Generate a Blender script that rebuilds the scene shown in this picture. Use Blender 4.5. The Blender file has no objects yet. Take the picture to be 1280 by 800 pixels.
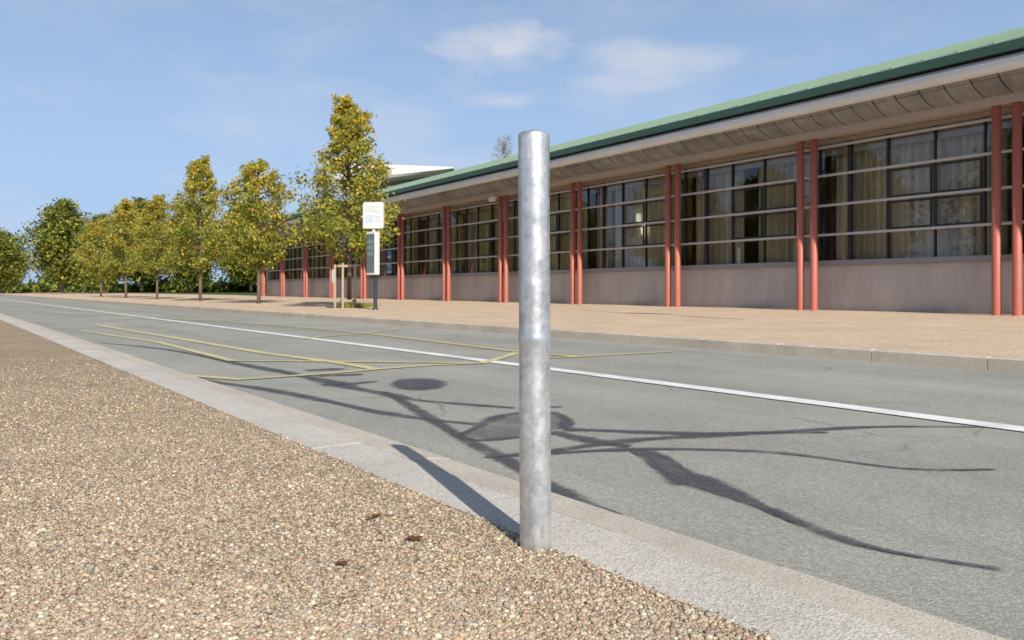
import bpy, math, random
import numpy as np
from mathutils import Vector, Matrix
R = math.radians
rng = random.Random(7)
scene = bpy.context.scene
C = bpy.data.collections.new('scene'); scene.collection.children.link(C)

# ------------------------------------------------------------------ frames of reference
EYE = 0.62                      # eye height above the gravel verge
FPX, HOR, CX = 1000.0, 362.0, 640.0
PHI = math.atan(0.73)           # the road runs away to the left
DX, DY = -math.sin(PHI), math.cos(PHI)      # along the road (away)
NX, NY = math.cos(PHI), math.sin(PHI)       # across the road (away from the verge)
def st(s, t, z=0.0): return Vector((s*NX + t*DX, s*NY + t*DY, z))
ZROAD = -0.045
def survey(px, py, z):          # a point surveyed off the photograph onto a level plane
    Y = (EYE - z)*FPX/(py - HOR)
    return Vector(((px-CX)/FPX*Y, Y, z))
S_KERB, S_GUT, S_ROAD, S_FAR, S_PAV = 1.21, 1.436, 1.635, 7.02, 7.17
ZPAV = 0.065
def pav_z(x, y): return ZPAV + 0.0125*max(0, (x*NX + y*NY) - S_PAV)

# ------------------------------------------------------------------ helpers
class MB:
    def __init__(s): s.v=[]; s.f=[]; s.sm=[]; s.mi=[]
    def add(s, vs, fs, smooth=False, mi=0):
        o=len(s.v); s.v += [tuple(v) for v in vs]
        for f in fs: s.f.append(tuple(i+o for i in f)); s.sm.append(smooth); s.mi.append(mi)
        return s
    def box(s, x0,x1,y0,y1,z0,z1, mi=0, M=None):
        vs=[Vector(p) for p in ((x0,y0,z0),(x1,y0,z0),(x1,y1,z0),(x0,y1,z0),(x0,y0,z1),(x1,y0,z1),(x1,y1,z1),(x0,y1,z1))]
        if M: vs=[M@v for v in vs]
        return s.add(vs, [(0,3,2,1),(4,5,6,7),(0,1,5,4),(1,2,6,5),(2,3,7,6),(3,0,4,7)], False, mi)
    def bbox(s, x0,x1,y0,y1,z0,z1,b=0.005,M=None):       # box with chamfered edges
        P=[]
        for sx,(xa,xb) in enumerate(((x0,x0+b),(x1,x1-b))):
            for sy,(ya,yb) in enumerate(((y0,y0+b),(y1,y1-b))):
                for sz,(za,zb) in enumerate(((z0,z0+b),(z1,z1-b))):
                    P += [(xa,yb,zb),(xb,ya,zb),(xb,yb,za)]
        V=[Vector(p) for p in P]
        if M: V=[M@v for v in V]
        import bmesh
        bm=bmesh.new(); bv=[bm.verts.new(v) for v in V]
        r=bmesh.ops.convex_hull(bm, input=bv); bm.verts.index_update()
        bmesh.ops.dissolve_limit(bm, angle_limit=0.01, verts=bm.verts, edges=bm.edges); bm.verts.index_update()
        s.add([v.co for v in bm.verts], [[v.index for v in f.verts] for f in bm.faces]); bm.free(); return s
    def lathe(s, prof, n=24, cx=0, cy=0, mi=0, smooth=True):
        vs=[]; fs=[]
        for r,z in prof:
            for k in range(n):
                a=2*math.pi*k/n; vs.append((cx+r*math.cos(a), cy+r*math.sin(a), z))
        for i in range(len(prof)-1):
            for k in range(n): fs.append((i*n+k, i*n+(k+1)%n, (i+1)*n+(k+1)%n, (i+1)*n+k))
        s.add(vs, fs, smooth, mi)
        o=len(s.v)-len(vs)
        if prof[-1][0]>1e-4: s.f.append(tuple(o+(len(prof)-1)*n+k for k in range(n))); s.sm.append(False); s.mi.append(mi)
        return s
    def tube(s, pts, rad, n=8, mi=0):
        pts=[Vector(p) for p in pts]; rad = rad if isinstance(rad,(list,tuple)) else [rad]*len(pts)
        vs=[]; fs=[]
        for i,p in enumerate(pts):
            d=(pts[min(i+1,len(pts)-1)]-pts[max(i-1,0)]).normalized()
            a=d.orthogonal().normalized() if abs(d.z)>.99 else d.cross(Vector((0,0,1))).normalized()
            b=d.cross(a)
            for k in range(n):
                t=2*math.pi*k/n; vs.append(p+(a*math.cos(t)+b*math.sin(t))*rad[i])
        for i in range(len(pts)-1):
            for k in range(n): fs.append((i*n+k,(i+1)*n+k,(i+1)*n+(k+1)%n,i*n+(k+1)%n))
        fs.append(tuple(range(n))); fs.append(tuple((len(pts)-1)*n+k for k in reversed(range(n))))
        return s.add(vs, fs, True, mi)
    def extrude(s, prof, x0, x1, closed=False, smooth=False, mi=0, nx=1):   # profile (y,z) run along x
        m=len(prof); vs=[]
        for i in range(nx+1):
            x=x0+(x1-x0)*i/nx; vs += [(x,y,z) for y,z in prof]
        fs=[]
        for i in range(nx):
            for k in range(m if closed else m-1):
                fs.append((i*m+k, i*m+(k+1)%m, (i+1)*m+(k+1)%m, (i+1)*m+k))
        if closed: fs += [tuple(reversed(range(m))), tuple(nx*m+k for k in range(m))]
        return s.add(vs, fs, smooth, mi)
    def build(s, name, mats, parent=None, loc=None, rotz=0, auto=None):
        me=bpy.data.meshes.new(name); me.from_pydata(s.v, [], s.f)
        me.polygons.foreach_set('use_smooth', s.sm); me.polygons.foreach_set('material_index', s.mi)
        for m in (mats if isinstance(mats,(list,tuple)) else [mats]): me.materials.append(m)
        me.update()
        o=bpy.data.objects.new(name, me); C.objects.link(o)
        if parent: o.parent=parent
        if loc is not None: o.location=loc
        o.rotation_euler.z=rotz
        if auto is not None: me.shade_smooth(); me.set_sharp_from_angle(angle=R(auto))
        return o
def tag(o, label=None, cat=None, group=None, kind=None):
    if label: o['label']=label
    if cat: o['category']=cat
    if group: o['group']=group
    if kind: o['kind']=kind
    return o
def thing(name, label, cat, loc=(0,0,0), rotz=0, group=None):
    o=bpy.data.objects.new(name, None); C.objects.link(o); o.location=loc; o.rotation_euler.z=rotz; o.empty_display_size=.2
    return tag(o,label,cat,group)
def copy_tree(o, parent=None):
    c=o.copy(); C.objects.link(c)
    if parent: c.parent=parent
    for ch in list(o.children): copy_tree(ch, c)
    return c

# ------------------------------------------------------------------ materials
class NT:
    def __init__(s, name):
        s.m=bpy.data.materials.new(name); s.m.use_nodes=True; s.t=s.m.node_tree; s.t.nodes.clear()
        s.out=s.n('ShaderNodeOutputMaterial'); s.co=s.n('ShaderNodeTexCoord')
    def n(s, t, **k):
        nd=s.t.nodes.new(t)
        for a,v in k.items(): setattr(nd,a,v)
        return nd
    def l(s,a,b): s.t.links.new(a,b)
    def noise(s, scale, detail=4, rough=.55, vec=None, dist=0):
        n=s.n('ShaderNodeTexNoise'); n.inputs['Scale'].default_value=scale; n.inputs['Detail'].default_value=detail
        n.inputs['Roughness'].default_value=rough; n.inputs['Distortion'].default_value=dist
        s.l(vec or s.co.outputs['Object'], n.inputs['Vector']); return n.outputs['Fac']
    def voro(s, scale, out='Distance', feature='F1', vec=None, rand=1):
        n=s.n('ShaderNodeTexVoronoi', feature=feature); n.inputs['Scale'].default_value=scale; n.inputs['Randomness'].default_value=rand
        s.l(vec or s.co.outputs['Object'], n.inputs['Vector']); return n.outputs[out]
    def stretch(s, sc):
        m=s.n('ShaderNodeMapping'); m.inputs['Scale'].default_value=sc; s.l(s.co.outputs['Object'], m.inputs['Vector']); return m.outputs['Vector']
    def ramp(s, fac, stops, interp='LINEAR'):
        r=s.n('ShaderNodeValToRGB'); e=r.color_ramp; e.interpolation=interp
        while len(e.elements)<len(stops): e.elements.new(.5)
        for el,(p,c) in zip(e.elements, stops):
            el.position=p; el.color=(c,c,c,1) if isinstance(c,(int,float)) else (*c,1)
        s.l(fac, r.inputs['Fac']); return r.outputs['Color']
    def mix(s, fac, a, b, mode='MIX'):
        m=s.n('ShaderNodeMix', data_type='RGBA', blend_type=mode)
        for sock,v in ((m.inputs['Factor'],fac),(m.inputs['A'],a),(m.inputs['B'],b)):
            if isinstance(v,(int,float)): sock.default_value=v if sock.type=='VALUE' else (v,v,v,1)
            elif isinstance(v,tuple): sock.default_value=(*v,1)
            else: s.l(v,sock)
        return m.outputs['Result']
    def math(s, op, a, b=0):
        m=s.n('ShaderNodeMath', operation=op)
        for i,v in enumerate((a,b)):
            if isinstance(v,(int,float)): m.inputs[i].default_value=v
            else: s.l(v,m.inputs[i])
        return m.outputs[0]
    def bump(s, h, strength=.5, dist=.01, nrm=None):
        b=s.n('ShaderNodeBump'); b.inputs['Strength'].default_value=strength; b.inputs['Distance'].default_value=dist
        s.l(h,b.inputs['Height'])
        if nrm: s.l(nrm,b.inputs['Normal'])
        return b.outputs['Normal']
    def bsdf(s, col, rough=.8, metal=0, nrm=None, spec=None):
        b=s.n('ShaderNodeBsdfPrincipled')
        for k,v in (('Base Color',col),('Roughness',rough),('Metallic',metal)):
            if isinstance(v,tuple): b.inputs[k].default_value=(*v,1)
            elif isinstance(v,(int,float)): b.inputs[k].default_value=v
            else: s.l(v,b.inputs[k])
        if nrm: s.l(nrm,b.inputs['Normal'])
        if spec is not None: b.inputs['Specular IOR Level'].default_value=spec
        s.l(b.outputs[0], s.out.inputs['Surface']); return b

def paint(name, col, rough=.5, var=.12, scale=3, metal=0, bump=.0, fine=60):
    t=NT(name); n=t.noise(scale,5); f=t.noise(fine,3)
    c=t.mix(t.math('MULTIPLY',n,1), tuple(x*(1-var) for x in col), tuple(min(1,x*(1+var)) for x in col))
    c=t.mix(.25, c, t.mix(f, tuple(x*.75 for x in col), tuple(min(1,x*1.2) for x in col)))
    t.bsdf(c, rough, metal, t.bump(f,bump,.004) if bump else None); return t.m

STONES=[(0,(.34,.22,.13)),(.12,(.52,.39,.26)),(.26,(.62,.47,.32)),(.40,(.46,.33,.22)),(.52,(.74,.62,.47)),(.64,(.40,.33,.27)),(.74,(.55,.34,.21)),(.83,(.82,.74,.62)),(.93,(.58,.46,.34))]
def gravel_mat(name, scale, stops, bumpd, tint_var=.2, dark=.35):
    t=NT(name)
    cell=t.voro(scale,'Color'); sep=t.n('ShaderNodeSeparateColor'); t.l(cell,sep.inputs[0])
    c=t.ramp(sep.outputs[0], stops, 'CONSTANT')
    d=t.voro(scale,'Distance','DISTANCE_TO_EDGE')
    edge=t.ramp(d,[(0,dark),(.12,1)])
    c=t.mix(1,c,edge,'MULTIPLY')
    big=t.noise(1.1,5); c=t.mix(1,c,t.ramp(big,[(.3,1-tint_var),(.7,1+tint_var*.4)]),'MULTIPLY')
    t.bsdf(c,.85,0,t.bump(t.ramp(d,[(0,0),(.35,1)]),.9,bumpd),spec=.25); return t.m
STONES=[(p,(c[0]*.84,c[1]*.84,c[2]*.76)) for p,c in STONES]
STONES=[(p*.86,c) for p,c in STONES]+[(.86,(.13,.11,.09)),(.91,(.30,.27,.24)),(.96,(.40,.19,.12))]
M={}
M['gravel']=gravel_mat('gravel',125,STONES,.003,.16,.72)
t=NT('stone'); g=t.n('ShaderNodeNewGeometry'); c=t.ramp(g.outputs['Random Per Island'],STONES,'CONSTANT')
c=t.mix(1,c,t.ramp(t.noise(2.6,6,.65),[(.32,.78),(.62,1.04)]),'MULTIPLY'); c=t.mix(.3,c,t.mix(t.noise(300,2),(.25,.18,.12),(.85,.75,.62))); t.bsdf(c,.7,spec=.3); M['stone']=t.m
# asphalt
t=NT('asphalt'); sp=t.voro(170,'Color'); sx=t.n('ShaderNodeSeparateColor'); t.l(sp,sx.inputs[0])
c=t.ramp(sx.outputs[0],[(0,(.20,.194,.175)),(.35,(.325,.315,.28)),(.62,(.42,.406,.36)),(.84,(.28,.272,.243)),(.93,(.55,.54,.49))],'CONSTANT')
avg=t.mix(t.noise(9,6,.65),(.33,.318,.275),(.415,.40,.35)); c=t.mix(.5,avg,c)
c=t.mix(1,c,t.ramp(t.noise(.55,5,.6,t.stretch((1,1,1))),[(.3,.86),(.7,1.10)]),'MULTIPLY')
mp=t.n('ShaderNodeMapping'); mp.inputs['Rotation'].default_value=(0,0,-PHI); t.l(t.co.outputs['Object'],mp.inputs['Vector'])   # x across the road, y along it
sq=t.n('ShaderNodeMapping'); sq.inputs['Scale'].default_value=(1.5,.10,1); t.l(mp.outputs[0],sq.inputs['Vector'])
c=t.mix(1,c,t.ramp(t.noise(1.0,5,.6,sq.outputs[0]),[(.32,.88),(.66,1.09)]),'MULTIPLY')
c=t.mix(t.ramp(t.noise(1.7,6,.7),[(.60,0),(.74,.30)]),c,(.20,.195,.18))
wv=t.n('ShaderNodeMix',data_type='VECTOR'); wv.inputs['Factor'].default_value=.16; t.l(t.co.outputs['Object'],wv.inputs['A'])
nz=t.n('ShaderNodeTexNoise'); nz.inputs['Scale'].default_value=2.5; nz.inputs['Detail'].default_value=6; t.l(t.co.outputs['Object'],nz.inputs['Vector']); t.l(nz.outputs['Color'],wv.inputs['B'])
ck=t.ramp(t.voro(.9,'Distance','DISTANCE_TO_EDGE',wv.outputs['Result']),[(.0,.55),(.006,0)]); ck=t.math('MULTIPLY',ck,t.ramp(t.noise(.8,3),[(.50,0),(.58,1)]))
c=t.mix(ck,c,(.09,.088,.082))
d=t.voro(170,'Distance')
t.bsdf(c,.85,0,t.bump(t.math('SUBTRACT',1,d),.45,.003),spec=.3); M['asphalt']=t.m
# soft-edged dark marks on the asphalt, blended out at their rims
def streakmat(name,c1,c2,strong):
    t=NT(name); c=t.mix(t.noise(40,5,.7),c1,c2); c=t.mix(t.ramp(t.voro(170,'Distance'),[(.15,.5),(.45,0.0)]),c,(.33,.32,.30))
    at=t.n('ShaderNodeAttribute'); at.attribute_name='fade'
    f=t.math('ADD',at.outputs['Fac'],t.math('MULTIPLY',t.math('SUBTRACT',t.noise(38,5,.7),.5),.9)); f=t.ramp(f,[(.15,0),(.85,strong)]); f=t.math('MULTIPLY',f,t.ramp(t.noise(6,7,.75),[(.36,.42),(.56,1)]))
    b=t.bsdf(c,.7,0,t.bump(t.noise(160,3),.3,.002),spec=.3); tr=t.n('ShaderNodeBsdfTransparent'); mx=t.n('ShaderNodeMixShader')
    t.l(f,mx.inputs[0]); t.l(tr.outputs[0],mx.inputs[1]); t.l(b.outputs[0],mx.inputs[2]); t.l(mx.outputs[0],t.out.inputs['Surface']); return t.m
M['tar']=streakmat('tar',(.048,.049,.058),(.105,.105,.115),.93); M['tar_worn']=streakmat('tar_worn',(.12,.118,.12),(.19,.186,.182),.6)
def worn_paint(name, col, under, lo, hi):
    t=NT(name); w=t.ramp(t.noise(55,6,.75),[(lo,0),(hi,1)]); w2=t.ramp(t.noise(3,3),[(.35,.55),(.6,1)])
    c=t.mix(t.math('MULTIPLY',w,w2),under,col); t.bsdf(c,.75,0,t.bump(t.noise(150,3),.3,.002),spec=.3); return t.m
M['white_line']=worn_paint('white_line',(.86,.85,.82),(.45,.44,.41),.28,.48)
M['yellow_line']=worn_paint('yellow_line',(.80,.70,.27),(.36,.34,.27),.34,.60)
# kerb stone / gutter
def speckle(name, a, b, dk, scale=220, bump=.3, stain=.2, grit=.34):
    t=NT(name); c=t.mix(t.noise(scale*.12,5,.7),a,b); cl=t.voro(scale,'Color'); sx=t.n('ShaderNodeSeparateColor'); t.l(cl,sx.inputs[0])
    mean=tuple((p+q)/2 for p,q in zip(a,b))
    gr=t.ramp(sx.outputs[0],[(0,dk),(.16,tuple(x*.72 for x in mean)),(.42,mean),(.7,tuple(min(.95,x*1.22) for x in mean)),(.9,tuple(x*.85 for x in mean))],'CONSTANT')
    c=t.mix(grit,c,gr); c=t.mix(1,c,t.ramp(t.noise(1.6,7,.68),[(.3,1-stain),(.7,1.06)]),'MULTIPLY')
    c=t.mix(t.ramp(t.noise(7,6,.7),[(.60,0),(.75,.35)]),c,tuple(x*.6 for x in mean))
    n1=t.bump(t.noise(14,4),.25,.006); t.bsdf(c,.9,0,t.bump(t.voro(scale,'Distance'),bump,.003,n1),spec=.2); return t.m
M['kerb_stone']=speckle('kerb_stone',(.54,.50,.435),(.70,.65,.575),(.17,.16,.145),170,.6)
M['gutter']=speckle('gutter',(.55,.49,.405),(.70,.63,.53),(.2,.17,.13),190,.5)
M['far_kerb']=speckle('far_kerb',(.56,.48,.38),(.70,.61,.49),(.2,.17,.13),150,.25,.28,.22)
M['joint']=paint('joint',(.07,.062,.05),.95)
M['pavement']=gravel_mat('pavement',60,[(0,(.66,.47,.31)),(.3,(.78,.60,.42)),(.55,(.72,.55,.385)),(.75,(.86,.70,.53)),(.9,(.60,.46,.33))],.003,.14,.7)
M['soil']=paint('soil',(.16,.10,.06),.95,.3,20)
# lawn
t=NT('lawn'); c=t.mix(t.noise(.4,6,.6),(.05,.085,.022),(.10,.13,.04)); c=t.mix(.5,c,t.mix(t.noise(25,4),(.035,.06,.015),(.12,.14,.05))); t.bsdf(c,.95,0,t.bump(t.noise(40,4),.8,.05),spec=.1); M['lawn']=t.m
# galvanised steel
t=NT('galvanised_steel')
vs=t.stretch((1,1,.8)); pn=t.noise(21,7,.72,vs,.25); sp=t.voro(85,'Color',vec=vs); sx=t.n('ShaderNodeSeparateColor'); t.l(sp,sx.inputs[0])
fine=t.noise(130,4,.7)
c=t.ramp(pn,[(.30,(.33,.342,.35)),(.43,(.50,.51,.52)),(.53,(.67,.675,.68)),(.64,(.86,.86,.855))])
c=t.mix(.34,c,t.mix(sx.outputs[0],(.30,.31,.325),(.80,.81,.81)))
c=t.mix(.18,c,t.mix(fine,(.25,.26,.27),(.85,.86,.86)))
# slightly different zinc colour along the pipe, with dull rub marks
xyz=t.n('ShaderNodeSeparateXYZ'); t.l(t.co.outputs['Object'],xyz.inputs[0])
ring=t.ramp(t.math('ADD',xyz.outputs['Z'],t.math('MULTIPLY',t.noise(40,3),.012)),[(.480,0),(.494,.5),(.516,.55),(.523,0)])
c=t.mix(ring,c,(.60,.66,.74))
c=t.mix(t.ramp(t.math('ADD',xyz.outputs['Z'],t.math('MULTIPLY',t.noise(60,4),.02)),[(.012,.55),(.035,0)]),c,(.30,.26,.21)); streak=t.ramp(t.noise(5,4,.6,t.stretch((10,10,.8))),[(.40,0),(.60,1)]); c=t.mix(t.math('MULTIPLY',streak,.22),c,(.80,.80,.79))
scr=t.ramp(t.noise(11,3,.55,t.stretch((6,6,30))),[(.64,0),(.70,1)]); c=t.mix(t.math('MULTIPLY',scr,.35),c,(.82,.82,.80))
rg=t.ramp(pn,[(.3,.34),(.7,.50)])
nr=t.bump(t.noise(55,4,.6),.17,.004); nr=t.bump(t.noise(260,3),.12,.001,nr)
t.bsdf(c,rg,.72,nr,spec=.5); M['zinc']=t.m
# building
M['terracotta']=paint('terracotta_paint',(.49,.14,.092),.5,.12,4)
t=NT('green_sheet'); c=t.mix(t.noise(.7,5),(.175,.26,.185),(.215,.30,.215)); t.bsdf(c,.55); M['green']=t.m
M['dark_green']=paint('dark_green',(.04,.095,.07),.45,.15,2)
M['roll']=paint('grey_roll',(.70,.71,.72),.75,.16,1.3)
t=NT('soffit_concrete'); v=t.stretch((2.2,.4,.4)); c=t.mix(t.noise(4.5,7,.7,v),(.10,.096,.092),(.42,.405,.39)); 
c=t.mix(1,c,t.ramp(t.noise(.9,5,.65),[(.3,.55),(.62,1.05)]),'MULTIPLY'); t.bsdf(c,.85,0,t.bump(t.noise(30,4),.3,.01)); M['soffit']=t.m
M['beam']=paint('beam_wood',(.42,.33,.26),.8,.15,2)
M['grey_rail']=paint('grey_rail',(.50,.47,.45),.5,.1,2)
M['sill']=paint('sill',(.26,.25,.27),.6,.1,2)
M['frame']=paint('dark_frame',(.018,.019,.022),.45,.2,3)
t=NT('render_wall'); c=t.mix(t.noise(1.2,6,.65),(.46,.405,.385),(.58,.52,.495)); c=t.mix(1,c,t.ramp(t.noise(2.2,6,.7,t.stretch((1,1,.25))),[(.35,.80),(.6,1.04)]),'MULTIPLY'); zx=t.n('ShaderNodeSeparateXYZ'); t.l(t.co.outputs['Object'],zx.inputs[0]); c=t.mix(t.ramp(t.math('ADD',zx.outputs['Z'],t.math('MULTIPLY',t.noise(5,4),.2)),[(.06,.5),(.32,0)]),c,(.20,.17,.14)); c=t.mix(.2,c,t.mix(t.noise(40,4),(.28,.24,.22),(.58,.52,.48))); t.bsdf(c,.9,0,t.bump(t.noise(60,4),.3,.006)); M['wall']=t.m
M['inside']=paint('inside_wall',(.55,.52,.47),.9)
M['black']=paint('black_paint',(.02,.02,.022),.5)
M['post_paint']=paint('post_paint',(.035,.045,.055),.4)
M['white_paint']=paint('white_paint',(.68,.68,.66),.45,.04,2)
M['white_roof']=paint('white_roof',(.80,.78,.77),.6,.05,.3)
M['blue_print']=paint('blue_print',(.09,.21,.56),.5,.2,6)
M['pale_blue']=paint('pale_blue_print',(.50,.56,.68),.5,.1,8)
M['grey_print']=paint('grey_print',(.40,.42,.47),.5,.05,8)
M['timetable']=paint('timetable_sheet',(.13,.17,.165),.35,.35,9)
M['timber']=paint('weathered_timber',(.42,.34,.25),.85,.25,5)
M['bark']=paint('bark',(.16,.125,.09),.95,.35,9,bump=.5)
t=NT('curtain'); c=t.mix(t.ramp(t.noise(8,3,.6,t.stretch((1,.05,.03))),[(.35,0),(.65,1)]),(.50,.43,.33),(.90,.83,.69)); t.bsdf(c,.9); 
M['curtain']=t.m  # pleat shading strengthened by light and dark stripes in the cloth colour
t=NT('window_glass'); fr=t.n('ShaderNodeFresnel'); fr.inputs['IOR'].default_value=1.5
tr=t.n('ShaderNodeBsdfTransparent'); tr.inputs['Color'].default_value=(.86,.83,.75,1); gl=t.n('ShaderNodeBsdfGlossy'); gl.inputs['Roughness'].default_value=.01; gl.inputs['Color'].default_value=(.95,.97,1,1)
t.l(t.bump(t.noise(1.4,2),.02,.05),gl.inputs['Normal'])
mx=t.n('ShaderNodeMixShader'); t.l(t.math('MULTIPLY',fr.outputs[0],1.6),mx.inputs[0]); t.l(tr.outputs[0],mx.inputs[1]); t.l(gl.outputs[0],mx.inputs[2]); t.l(mx.outputs[0],t.out.inputs['Surface']); M['glass']=t.m
def leaf(name, col, var=.35):
    t=NT(name); g=t.n('ShaderNodeNewGeometry')
    c=t.mix(g.outputs['Random Per Island'],tuple(x*(1-var) for x in col),tuple(x*(1+var) for x in col))
    d=t.n('ShaderNodeBsdfPrincipled'); t.l(c,d.inputs['Base Color']); d.inputs['Roughness'].default_value=.55; d.inputs['Specular IOR Level'].default_value=.35
    tl=t.n('ShaderNodeBsdfTranslucent'); t.l(c,tl.inputs['Color'])
    mx=t.n('ShaderNodeMixShader'); mx.inputs[0].default_value=.48; t.l(d.outputs[0],mx.inputs[1]); t.l(tl.outputs[0],mx.inputs[2]); t.l(mx.outputs[0],t.out.inputs['Surface']); return t.m
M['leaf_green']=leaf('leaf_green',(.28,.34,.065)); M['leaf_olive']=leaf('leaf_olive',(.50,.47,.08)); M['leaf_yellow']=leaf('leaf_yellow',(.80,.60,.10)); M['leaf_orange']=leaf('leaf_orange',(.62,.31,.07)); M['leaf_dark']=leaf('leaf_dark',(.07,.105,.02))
M['dry_leaf']=leaf('dry_leaf',(.25,.095,.05)); M['dry_leaf_yellow']=leaf('dry_leaf_yellow',(.58,.40,.06)); M['pale_bark']=paint('pale_bark',(.36,.34,.31),.95,.2,6)
M['twig']=leaf('twig_leaf',(.42,.41,.37))  # bare tree's twigs and bark paled, distance haze put into their colour

# ------------------------------------------------------------------ ground sheets
def strip(name, s0, z0, s1, z1, mat, t0=-60, t1=170, nt=1, parent=None):
    mb=MB(); vs=[]; fs=[]
    for i in range(nt+1):
        tt=t0+(t1-t0)*i/nt; vs += [st(s0,tt,z0), st(s1,tt,z1)]
    for i in range(nt): fs.append((2*i,2*i+1,2*i+3,2*i+2))
    for k,f in enumerate(fs):       # make every sheet face up
        a,b,c=[Vector(vs[j]) for j in f[:3]]
        if (b-a).cross(c-a).z<0: fs[k]=tuple(reversed(f))
    mb.add(vs,fs); return tag(mb.build(name,mat,parent),kind='structure') if parent is None else mb.build(name,mat,parent)
g=MB(); g.add([(-1500,-1500,-.35),(1500,-1500,-.35),(1500,1500,-.35),(-1500,1500,-.35)],[(0,1,2,3)]); tag(g.build('ground',M['lawn']),kind='structure')
strip('gravel_verge',-7,-.0,S_KERB,0,M['gravel'])
strip('lawn',-60,-.05,-7.0,0.0,M['lawn'])
road=strip('road',S_GUT-.1,ZROAD,S_FAR+.1,ZROAD,M['asphalt'])
strip('pavement',S_PAV,ZPAV,18.6,ZPAV+.0125*(18.6-S_PAV),M['pavement'])
strip('lawn',18.6,ZPAV+.0125*(18.6-S_PAV)-.004,160,1.0,M['lawn'])

# near kerb and gutter: rows of stones with joints
def stones(name, s0, s1, ztop, zdrop, mat, t0, t1, L, gap, depth=.12, lip=.006, z2=None):
    mb=MB(); Mx=Matrix(((NX,DX,0,0),(NY,DY,0,0),(0,0,1,0),(0,0,0,1)))
    x=t0; r=random.Random(3)
    while x<t1:
        a=r.uniform(-.0015,.0015)
        y0,y1=x+gap/2,x+L-gap/2
        za,zb=ztop+a,(z2 if z2 is not None else ztop)+a
        V=[Vector((s0,y0,za-depth)),Vector((s1,y0,za-depth)),Vector((s1,y1,za-depth)),Vector((s0,y1,za-depth))]
        V+=[Vector((s0,y0,za-lip)),Vector((s1,y0,zb-lip)),Vector((s1,y1,zb-lip)),Vector((s0,y1,za-lip))]
        V+=[Vector((s0+lip,y0+lip,za)),Vector((s1-lip,y0+lip,zb)),Vector((s1-lip,y1-lip,zb)),Vector((s0+lip,y1-lip,za))]
        F=[(0,1,5,4),(1,2,6,5),(2,3,7,6),(3,0,4,7),(4,5,9,8),(5,6,10,9),(6,7,11,10),(7,4,8,11),(8,9,10,11)]
        mb.add([Mx@v for v in V],F); x+=L
    return tag(mb.build(name,mat),kind='structure')
stones('kerb',S_KERB,S_GUT-.006,-.004,0,M['kerb_stone'],-30,80,1.5,.003,lip=.001)
stones('gutter',S_GUT+.003,S_ROAD,-.009,0,M['gutter'],-30.35,80,1.5,.003,.1,.001,z2=-.036)
strip('kerb_bed',S_KERB+.01,-.0076,S_GUT-.0065,-.0076,M['joint'],-30,80)
strip('kerb_bed',S_GUT-.0058,-.0058,S_GUT+.0028,-.0090,M['joint'],-30,80)
strip('kerb_bed',S_GUT+.004,-.0134,S_ROAD-.004,-.0396,M['joint'],-30,80)
stones('kerb',S_FAR,S_PAV,ZPAV+.002,0,M['far_kerb'],-40,120,1.0,.006,.2,.012)

# ------------------------------------------------------------------ road markings and dark marks on the asphalt
zi=[0]
def ribbon(name, pix, w, mat, z=None, jit=.0, world=False, sub=6):
    if z is None: zi[0]+=1; z=ZROAD+.0010+.00025*zi[0]
    P=[survey(x,y,z) for x,y in pix] if not world else [Vector((*p,z)) for p in pix]
    W=w if isinstance(w,(list,tuple)) else [w]*len(P)
    # smooth subdivision (Catmull-Rom)
    Q=[];QW=[]
    for i in range(len(P)-1):
        p0=P[max(i-1,0)];p1=P[i];p2=P[i+1];p3=P[min(i+2,len(P)-1)]
        n=sub if len(P)>2 else max(1,sub)
        for k in range(n):
            u=k/n
            if jit: q=.5*((2*p1)+(p2-p0)*u+(2*p0-5*p1+4*p2-p3)*u*u+(3*p1-p0-3*p2+p3)*u**3)
            else: q=p1.lerp(p2,u)
            Q.append(q); QW.append(W[i]+(W[i+1]-W[i])*u)
    Q.append(P[-1]); QW.append(W[-1])
    vs=[];fs=[];fd=[];ph=rng.uniform(0,6)
    prof=((-.5,1.),(.5,1.)) if not jit else ((-.75,0.),(-.12,1.),(.12,1.),(.75,0.)); m=len(prof)
    for i,q in enumerate(Q):
        d=(Q[min(i+1,len(Q)-1)]-Q[max(i-1,0)]); d.z=0; d.normalize(); s=Vector((-d.y,d.x,0))
        j1=1+jit*math.sin(i*.55+ph)*.8+rng.uniform(-jit,jit)*.15
        end=0 if jit and i in (0,len(Q)-1) else 1
        for a,f in prof: vs.append(q-s*QW[i]*a*j1); fd.append(f*end)
    for i in range(len(Q)-1):
        for k in range(m-1): fs.append((m*i+k,m*i+k+1,m*i+m+k+1,m*i+m+k))
    return faded(MB().add(vs,fs).build(name,mat,road),fd)
def faded(o,fd):
    at=o.data.attributes.new('fade','FLOAT','POINT'); at.data.foreach_set('value',fd); return o
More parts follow.
